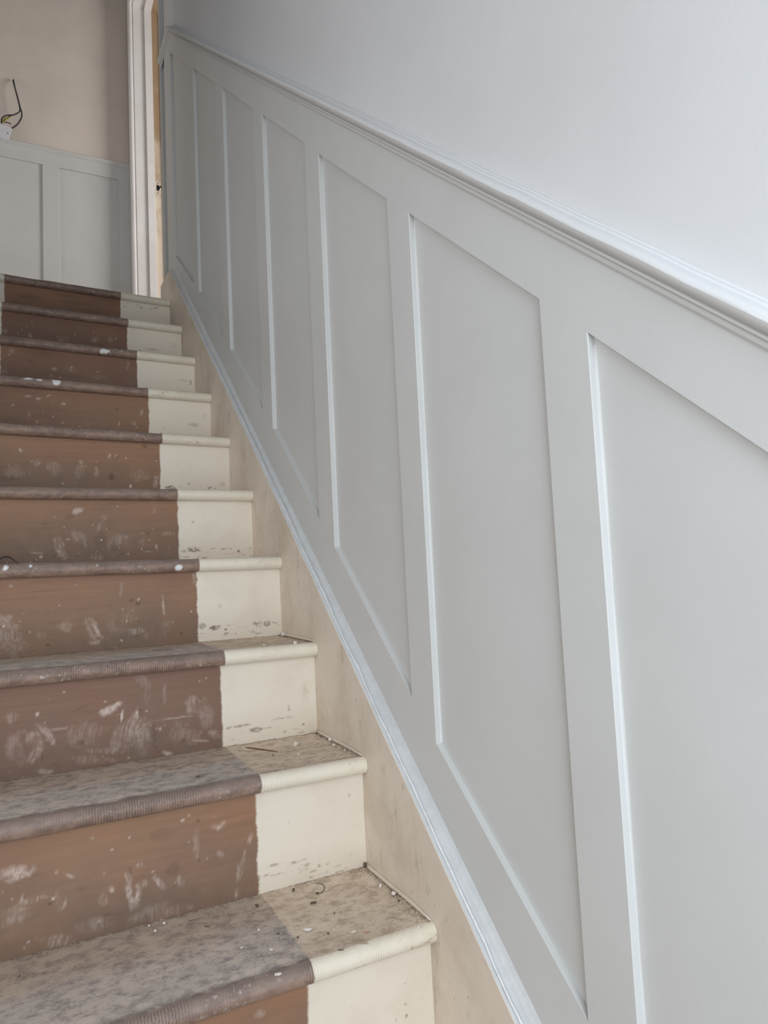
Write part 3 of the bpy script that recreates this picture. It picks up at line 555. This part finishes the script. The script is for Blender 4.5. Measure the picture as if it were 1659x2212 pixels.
# base bead: caulked moulding between string and bottom rail
secs = []; rs = np.random.RandomState(2)
for q, y in enumerate(np.linspace(-1.15, 1.99, 420)):
    b = string_top(y) + dev(y); fb = frame_bot(y); j = vnoise(np.array([y * 60 + 200]), np.array([1.5]), 3)[0]; j2 = vnoise(np.array([y * 130 + 300]), np.array([3.5]), 5)[0]; j3 = vnoise(np.array([y * 45 + 300]), np.array([7.5]), 9)[0]
    secs.append([(0.001 + 0.001 * j, y, b - 0.0005), (0.0030, y, b + 0.0012 + 0.0010 * j2), (0.0065 + 0.001 * j, y, b + 0.0022 + 0.0010 * j), (0.0100, y, b + 0.0034 + 0.0010 * j2), (0.0125 + 0.0012 * j3, y, b + 0.0052 + 0.0008 * j2),
                 (0.0150, y, fb - 0.0138), (0.0180, y, fb - 0.0100), (0.0215, y, fb - 0.0050), (0.0236, y, fb + 0.0005), (XF, y, fb + 0.0012), (XF, y, b - 0.0005)])
o = sweep('base_bead', secs, M['bead_paint']); pk(autosmooth(o, 50))
secs = []
for q, y in enumerate(np.linspace(-1.15, 1.97, 620)):
    b = string_top(y) + dev(y); n1, n2, n3 = (vnoise(np.array([y * f_ + 200]), np.array([1.5]), sd)[0] for f_, sd in ((38, 21), (120, 22), (14, 23)))
    cx = 0.0078 + 0.0042 * (n1 - 0.5) + 0.003 * (n3 - 0.5); hw = (0.0012 + 0.0022 * n2 * n3 + 0.0012 * n1) * min(1.0, 0.35 + max(0.0, 1.6 - y) * 0.7); zc = b + 0.0040
    secs.append([(cx - hw, y, zc - 0.002), (cx - hw * 0.5, y, zc + 0.0006 + 0.0012 * n2), (cx + hw * 0.3, y, zc + 0.0016 + 0.0012 * n1), (cx + hw, y, zc + 0.0006)])
pk(sweep('caulk_line', secs, M['white_caulk']))

# ------------------------------------------------------------------ landing panelling
lp = tag(empty('panelling', (-0.4, YB, LAND)), 'low grey wall panelling on the landing wall under the dangling light switch', 'wall panelling')
def lk(o):
    o.parent = lp; o.matrix_parent_inverse = Matrix.Translation((0.4, -YB, -LAND)); return o
ZT, ZBm = 2.848, 1.86
xs_open = [(-0.375, -0.060), (-0.768, -0.4545), (-1.161, -0.847), (-1.554, -1.240)]
XE = 0.006
lk(box('top_rail', (-1.70, YB, ZT), (XE, YBP, 2.935), M['grey_paint']))
lk(box('bottom_rail', (-1.70, YB, LAND + 0.001), (XE, YBP, ZBm), M['grey_paint']))
edges = [XE] + [v for (a, b) in xs_open for v in (b, a)] + [-1.70]
for k in range(0, len(edges), 2): lk(box('stile', (edges[k + 1], YB, ZBm), (edges[k], YBP, ZT), M['grey_paint']))
for a, b in xs_open: lk(box('panel', (a - 0.035, YBP, ZBm - 0.03), (b + 0.035, YBW, ZT + 0.03), M['grey_paint']))
LPR = [(YBW, 2.9555), (YBW - 0.006, 2.9550), (YBW - 0.009, 2.952), (YBW - 0.022, 2.950), (YBW - 0.028, 2.946), (YBW - 0.030, 2.941), (YBW - 0.027, 2.936), (YBW - 0.022, 2.934), (YBW - 0.021, 2.931), (YBW - 0.022, 2.9295), (YBW - 0.021, 2.9275), (YB, 2.926), (YB, 2.935), (YBW, 2.935)]
lk(autosmooth(sweep('dado_rail', [[(x, y, z_) for y, z_ in LPR] for x in (-1.70, XE)], M['grey_paint']), 28))

# ------------------------------------------------------------------ landing door frame
dr = tag(empty('door_1', (0.1, 2.66, LAND)), 'white painted doorway at the top of the stairs with bare timber rebate', 'door frame', kind='structure')
def dk_(o):
    o.parent = dr; o.matrix_parent_inverse = Matrix.Translation((-0.1, -2.66, -LAND)); return o
HS = 3.888   # head lining soffit
dk_(box('lining', (0.026, YJ, LAND), (0.130, 3.085, DH), M['white_gloss']))
dk_(box('rebate', (0.130, YJ + 0.001, LAND), (0.20, 3.085, DH), M['bare_lining']))
dk_(box('lining', (0.030, 2.222, LAND), (0.20, 2.240, DH), M['white_gloss']))
dk_(box('head_lining', (0.026, 2.240, HS), (0.130, YJ, DH), M['white_gloss']))
dk_(box('head_rebate', (0.130, 2.240, HS + 0.001), (0.20, YJ, DH), M['bare_lining']))
dk_(box('door_stop', (0.088, YJ - 0.012, LAND), (0.129, YJ, HS), M['white_gloss'], bevel=0.0015))
dk_(box('head_stop', (0.088, 2.240, HS - 0.012), (0.129, YJ - 0.012, HS), M['white_gloss'], bevel=0.0015))
dk_(box('lining_edge', (0.173, YJ - 0.006, LAND), (0.186, YJ + 0.001, HS), M['white_gloss'], bevel=0.001))
# far architrave: rounded edge standing against the landing wall, head returning over the opening
def arch_prof(y0, s):   # (x, y) section, s = +1 when the moulded edge faces -y
    return [(XW, y0 + s * 0.085), (0.016, y0 + s * 0.085), (0.010, y0 + s * 0.050), (0.000, y0 + s * 0.030), (-0.004, y0 + s * 0.018), (-0.003, y0 + s * 0.008), (0.003, y0 + s * 0.002), (0.010, y0), (0.018, y0 + s * 0.001), (0.024, y0 + s * 0.006), (0.027, y0 + s * 0.0005), (XW, y0 + s * 0.0005)]
ap = [p if p[1] < YB - 0.001 else (p[0], YB - 0.001) for p in arch_prof(YJ - 0.001, 1)]
dk_(autosmooth(sweep('architrave', [[(x, y, z_) for x, y in ap] for z_ in (LAND, HS + 0.09)], M['white_gloss']), 35))
hp = [(x, (y - (YJ - 0.001)) + HS + 0.001) for x, y in arch_prof(YJ - 0.001, 1)]
dk_(autosmooth(sweep('head_architrave', [[(x, y, z_) for x, z_ in hp] for y in (2.20, YJ + 0.0005)], M['white_gloss']), 35))
dk_(box('near_architrave', (0.0205, 2.198, LAND), (XW, 2.222, HS + 0.09), M['grey_paint'], bevel=0.002))
# strike plate with its worn latch hole
def strip(px, py): p = on_y((px, py), YJ); return p[0], p[2]
sx0, sx1 = 0.1315, 0.1625; sz0, sz1 = 2.756, 2.832; hx0, hx1, hz0, hz1 = 0.1385, 0.1525, 2.777, 2.811; ys0, ys1 = YJ - 0.0015, YJ + 0.0012
kp = dk_(boxes('strike_plate', [((sx0, ys0, sz0), (hx0, ys1, sz1)), ((hx1, ys0, sz0 + 0.006), (sx1, ys1, sz1 - 0.004)), ((hx0, ys0, sz0), (hx1, ys1, hz0)), ((hx0, ys0, hz1), (hx1, ys1, sz1))], M['plate_paint']))
tag(kp, 'painted over metal strike plate with broken latch hole')
box('latch_hole', (hx0, YJ - 0.0008, hz0), (hx1, YJ + 0.0012, hz1), M['dark']).parent = kp
(prism_y('splintered_notch', [(hx1, 2.800), (hx1 + 0.008, 2.812), (hx1 + 0.011, 2.806), (hx1 + 0.016, 2.803), (hx1 + 0.006, 2.797), (hx1 + 0.004, 2.787), (hx1, 2.782)], YJ - 0.0022, YJ, M['dark'])).parent = kp
for z_ in (sz0 + 0.011, sz1 - 0.011):
    secs = [[(0.1475 + r * math.cos(2 * math.pi * k / 12), YJ - 0.0015 - h, z_ + r * math.sin(2 * math.pi * k / 12)) for k in range(12)] for r, h in ((0.0042, 0.0), (0.0034, 0.0012), (0.001, 0.0015))]
    sweep('screw', secs, M['metal']).parent = kp

# ------------------------------------------------------------------ dangling light switch
YS = YBW - 0.047
c0 = on_y((3.5, 283.5), YS)
sw = tag(empty('light_switch', tuple(c0)), 'white light switch plate hanging loose on its grey cables above the landing panelling', 'light switch')
ang = math.radians(13); K = 0.043
Rm = Matrix.Rotation(ang, 4, 'Y') @ Matrix.Rotation(math.radians(-6), 4, 'X')
def sk(o):
    o.parent = sw; return o
def local(o):
    o.data.transform(Rm); return o
plate = sk(local(box('plate', (-K, -0.004, -K), (K, 0.004, K), M['switch'], bevel=0.003)))
sk(local(box('back_box', (-0.028, 0.004, -0.026), (0.028, 0.022, 0.026), M['switch'], bevel=0.002)))
rk = box('rocker', (-0.010, -0.0075, -0.014), (0.014, -0.003, 0.013), M['switch'], bevel=0.0015); local(rk); rk.parent = plate
for s in (-1, 1):
    secs = [[(s * 0.030 + r * math.cos(2 * math.pi * k / 12), -0.004 - h, r * math.sin(2 * math.pi * k / 12)) for k in range(12)] for r, h in ((0.0042, -0.0005), (0.0036, 0.0008), (0.001, 0.001))]
    o = local(sweep('screw', secs, M['metal'])); o.parent = plate
def P(px, py, dy=0.0): return Vector(on_y((px, py), YS + dy)) - Vector(c0)
sk(tube('cable', [P(29, 172, 0.037), P(30.5, 180, 0.020), P(34, 197, 0.006), P(38, 212, 0), P(41.5, 227), P(43, 237), P(42, 241), P(37, 245), P(27, 248.5), P(16, 249), P(8, 252), P(3.5, 257, 0.006), P(3, 262, 0.016), P(4, 272, 0.020)], 0.0036, M['cable']))
sk(tube('cable', [P(28, 174, 0.037), P(31, 185, 0.016), P(36, 203, 0.006), P(41, 222, 0.004), P(44, 234), P(47, 244), P(46.5, 253), P(43, 261), P(37, 269), P(29, 275, 0.006), P(22, 279, 0.014), P(12, 283, 0.018)], 0.0040, M['cable']))
sk(tube('earth_wire', [P(5, 262, 0.012), P(8, 258.5, 0.002), P(13, 255), P(20, 252.5), P(23, 251.5)], 0.0032, M['earth'], seg=6))
sk(tube('earth_wire', [P(6, 264, 0.012), P(10, 260, 0.0), P(15, 256.5), P(20, 254)], 0.0030, M['earth'], seg=6))
sk(tube('core_wire', [P(19, 251.5, -0.003), P(23, 250, -0.003), P(26.5, 249.8, -0.003)], 0.0024, M['brown_wire'], seg=6))
sk(tube('core_wire', [P(10, 264, 0.008), P(16, 264.5, 0.004), P(20, 266, 0.002), P(24, 268, 0.002)], 0.0026, M['brown_wire'], seg=6))

# ------------------------------------------------------------------ debris on the treads
def tread_pt(px, py, idx):
    y, z = STEP[idx - 1]; zz = z + TH / 2
    p = on_z((px, py), zz)
    for _ in range(3): p = on_z((px, py), zz - TILT[idx - 1] * p[0])
    return p
def lump(name, loc, sx, sy, sz, mat, seed, rotz=0.0):
    bm = bmesh.new(); bmesh.ops.create_icosphere(bm, subdivisions=2, radius=1.0); rs = random.Random(seed)
    ph = [rs.uniform(0, 6) for _ in range(6)]
    for v in bm.verts:
        n_ = v.co.copy(); k = 1 + 0.28 * math.sin(n_.x * 3.1 + ph[0]) * math.sin(n_.y * 2.7 + ph[1]) + 0.22 * math.sin(n_.z * 4 + ph[2] + n_.x * 5) + rs.uniform(-0.13, 0.13)
        v.co = Vector((n_.x * k * sx, n_.y * k * sy, n_.z * k * sz))
    zmin = min(v.co.z for v in bm.verts)
    for v in bm.verts: v.co.z -= zmin + sz * 0.05
    me = bpy.data.meshes.new(name); bm.to_mesh(me); bm.free(); me.materials.append(mat)
    o = bpy.data.objects.new(name, me); COL.objects.link(o); o.location = loc; o.rotation_euler = (0, 0, rotz); return o
CR_ = [(3, 611, 1374, 5, 4, 4), (3, 638, 1391, 5, 3.4, 3), (3, 570, 1395, 2.4, 2, 1.6), (2, 640, 1611, 5, 4, 4), (2, 713, 1601, 4, 3, 3), (2, 721, 1612, 4, 2.5, 2.4), (2, 645, 1631, 3, 2, 1.5), (2, 745, 1621, 2, 1.5, 1),
       (1, 850, 1934, 3.4, 3, 2.6), (1, 822, 1918, 2.2, 2, 3), (1, 632, 1921, 1.6, 1.4, 2), (1, 664, 2010, 6, 5, 1.6), (1, 764, 2014, 4, 1.6, 1), (1, 904, 2003, 2.6, 1.8, 1.2), (1, 586, 2052, 2.4, 2, 1), (1, 335, 2013, 3.2, 2.2, 1.6), (1, 355, 1997, 2.4, 2, 1.8), (1, 322, 2002, 1.4, 1.6, 1.6), (1, 559, 2010, 2, 1.6, 1), (1, 600, 2106, 5, 3.5, 1), (1, 522, 2049, 4, 1.8, 1)]
CL = {0: 'knobbly white plaster crumb jammed in the back corner between riser and string', 1: 'white plaster crumb beside the string two treads above the curled fibre', 3: 'chunky white plaster crumb lying past the tip of the long brown splinter', 4: 'white plaster crumb close to the string on the tread with the long splinter',
      5: 'flat white plaster flake beside the string on the tread with the long splinter', 8: 'brightest white plaster crumb beside the string on the tread with the curled fibre', 11: 'large flat pale plaster flake on the cream tread margin below the curled fibre', 10: 'tiny white plaster grain on top of a dark chip against the riser', 15: 'white plaster crumb alone on the bare runner of the tread with the curled fibre'}
for q, (idx, px, py, a, b, c) in enumerate(CR_):
    runner = px < 590
    lab = CL.get(q) or ('tiny pale plaster fleck two treads above the curled fibre' if idx == 3 else 'small pale plaster fleck on the %s of the tread with the %s' % ('bare grey runner' if (idx == 1 and q >= 14) else 'cream margin', {1: 'curled fibre', 2: 'long splinter'}[idx]))
    tag(lump('plaster_crumb', tread_pt(px, py, idx), a / 1000, b / 1000, c / 1000, M['crumb'], q, q * 1.3), lab, 'debris', 'plaster crumbs on the treads')
DK_ = [(1, 677, 1952, 5, 2.4, 1.6), (1, 634, 1925, 3.4, 2, 2.4), (1, 555, 1959, 4, 2.2, 2), (1, 685, 1931, 2.4, 1.6, 1.4), (1, 789, 1874, 3.5, 3, 4), (1, 709, 2018, 1.8, 1.6, 1.2), (1, 722, 1974, 1.4, 1.2, 1), (1, 643, 2026, 1.6, 2, 1), (1, 601, 2018, 2, 1.4, 1), (1, 861, 1947, 3, 1.6, 1.2), (2, 428, 1679, 3, 2, 1.5), (2, 590, 1632, 1.6, 1, 1)]
DL = {0: 'pointed dark brown chip on the cream tread margin in front of the curled fibre', 1: 'dark chip against the riser with a white grain on it', 2: 'dark chip on the bare runner just beside the cream margin', 4: 'dark lump wedged in the corner between riser and string', 9: 'dark chip close to the brightest plaster crumb'}
for q, (idx, px, py, a, b, c) in enumerate(DK_):
    tag(lump('debris_chip', tread_pt(px, py, idx), a / 1000, b / 1000, c / 1000, M['chip'], 40 + q, q * 0.9), DL.get(q, 'tiny dark grit chip on the tread with the %s' % ('curled fibre' if idx == 1 else 'long splinter')), 'debris', 'dark chips on the treads')
def sliver(name, p0, p1, idx, wd, hg, mat):
    a, b = Vector(tread_pt(*p0, idx)), Vector(tread_pt(*p1, idx)); d = (b - a); s = d.normalized().cross(Vector((0, 0, 1))); secs = []
    for f, k in ((0, 0.25), (0.12, 0.8), (0.5, 1.0), (0.85, 0.7), (1.0, 0.15)):
        c = a + d * f + s * (0.0012 * math.sin(f * 5)); w_ = wd * k; h_ = hg * (0.4 + 0.6 * k)
        secs.append([c - s * w_, c + s * w_, c + s * w_ * 0.6 + Vector((0, 0, h_)), c - s * w_ * 0.6 + Vector((0, 0, h_))])
    o = sweep(name, [[v - a for v in q_] for q_ in secs], mat, smooth=False); o.location = a; return o
for q, (p0, p1, idx, wd, hg, mat) in enumerate([((530, 1615), (599, 1625), 2, 0.0016, 0.002, 'wood_sliver'), ((328, 1406), (372, 1402), 3, 0.0012, 0.0012, 'hair'), ((407, 1989), (422, 1988), 1, 0.0008, 0.001, 'hair'), ((442, 2000), (452, 2004), 1, 0.0008, 0.001, 'wood_sliver'),
                                                ((784, 2014), (801, 2014), 1, 0.0010, 0.001, 'pink_sliver'), ((730, 2052), (743, 2053), 1, 0.0010, 0.001, 'hair'), ((37, 2112), (46, 2105), 1, 0.0008, 0.001, 'hair'), ((360, 1663), (374, 1662), 2, 0.0008, 0.001, 'hair')]):
    lab = {0: 'long brown wood splinter lying across the cream margin of a tread', 1: 'thin dark sliver along the runner one tread above the long splinter', 4: 'short pinkish wood sliver on the cream margin of the tread with the curled fibre', 7: 'thin dark sliver on the runner of the tread with the long splinter'}.get(q, 'short thin sliver on the tread with the curled fibre')
    tag(sliver('wood_splinter', p0, p1, idx, wd, hg, M[mat]), lab, 'debris', 'splinters on the treads')
# curl of fibre near the riser
pts = [tread_pt(*p, 1) for p in ((682, 1909), (692, 1909), (699, 1913), (701, 1919), (698, 1926), (690, 1931), (683, 1932))]
tag(tube('fibre_curl', [(p[0], p[1], p[2] + 0.0008) for p in pts], 0.0006, M['hair'], seg=5), 'thin curled dark fibre on the cream tread margin', 'debris')
# curled strip at the runner edge of the fourth tread
cc = tread_pt(10, 1221, 4); secs = []
for q in range(15):
    a = math.pi * (0.02 + 0.96 * q / 14); r_ = 0.019 + 0.0016 * math.sin(q)
    sy = 0.010 + 0.004 * math.sin(q * 0.4)
    c = Vector((-r_ * math.cos(a) * 1.25, 0, r_ * 0.95 * math.sin(a))); n_ = Vector((-math.cos(a), 0, math.sin(a))) * 0.0014
    secs.append([c - n_ + Vector((0, -sy, 0)), c - n_ + Vector((0, sy, 0)), c + n_ + Vector((0, sy, 0)), c + n_ + Vector((0, -sy, 0))])
o = sweep('curled_strip', secs, M['leather'], smooth=True); autosmooth(o, 50); o.location = (cc[0], cc[1] + 0.03, cc[2] + 0.0005)
tag(o, 'dark brown curled strip arched on a tread behind the white paint drip', 'debris')

# grit swept into the corners of the treads: too many grains to count
rs = np.random.RandomState(11); V = []; F = []
def grain(p, s):
    b = len(V); q = rs.uniform(-1, 1, (4, 3)) * s; q[:, 2] = np.abs(q[:, 2]) * 0.8
    q[3, 2] += s * 0.5
    for v in q: V.append((p[0] + v[0], p[1] + v[1], p[2] + v[2]))
    F.extend([(b, b + 1, b + 2), (b, b + 1, b + 3), (b + 1, b + 2, b + 3), (b, b + 2, b + 3)])
for idx in range(1, 10):
    y, z = STEP[idx - 1]; zt = z + TH / 2; yb = STEP[idx][0] + OV; ti = TILT[idx - 1]
    for _ in range(900 if idx <= 3 else 200):
        x = -abs(rs.exponential(0.0055)) - 0.0036; yy_ = rs.uniform(y + 0.012, yb); grain((x, yy_, zt - ti * x), rs.uniform(0.0004, 0.0013))
    for _ in range(900 if idx <= 3 else 200):
        x = rs.uniform(-0.6, 0.0); yy_ = yb - abs(rs.exponential(0.0035)) - 0.0006; grain((x, yy_, zt - ti * x), rs.uniform(0.0004, 0.0012))
    for _ in range(260 if idx <= 3 else 40):
        x = rs.uniform(-0.6, 0.0); yy_ = rs.uniform(y + 0.02, yb); grain((x, yy_, zt - ti * x), rs.uniform(0.0003, 0.0009))
tag(mesh('floor_grit', V, F, M['chip']), 'brown grit and dust gathered along the back corners of the treads', 'grit', kind='stuff')
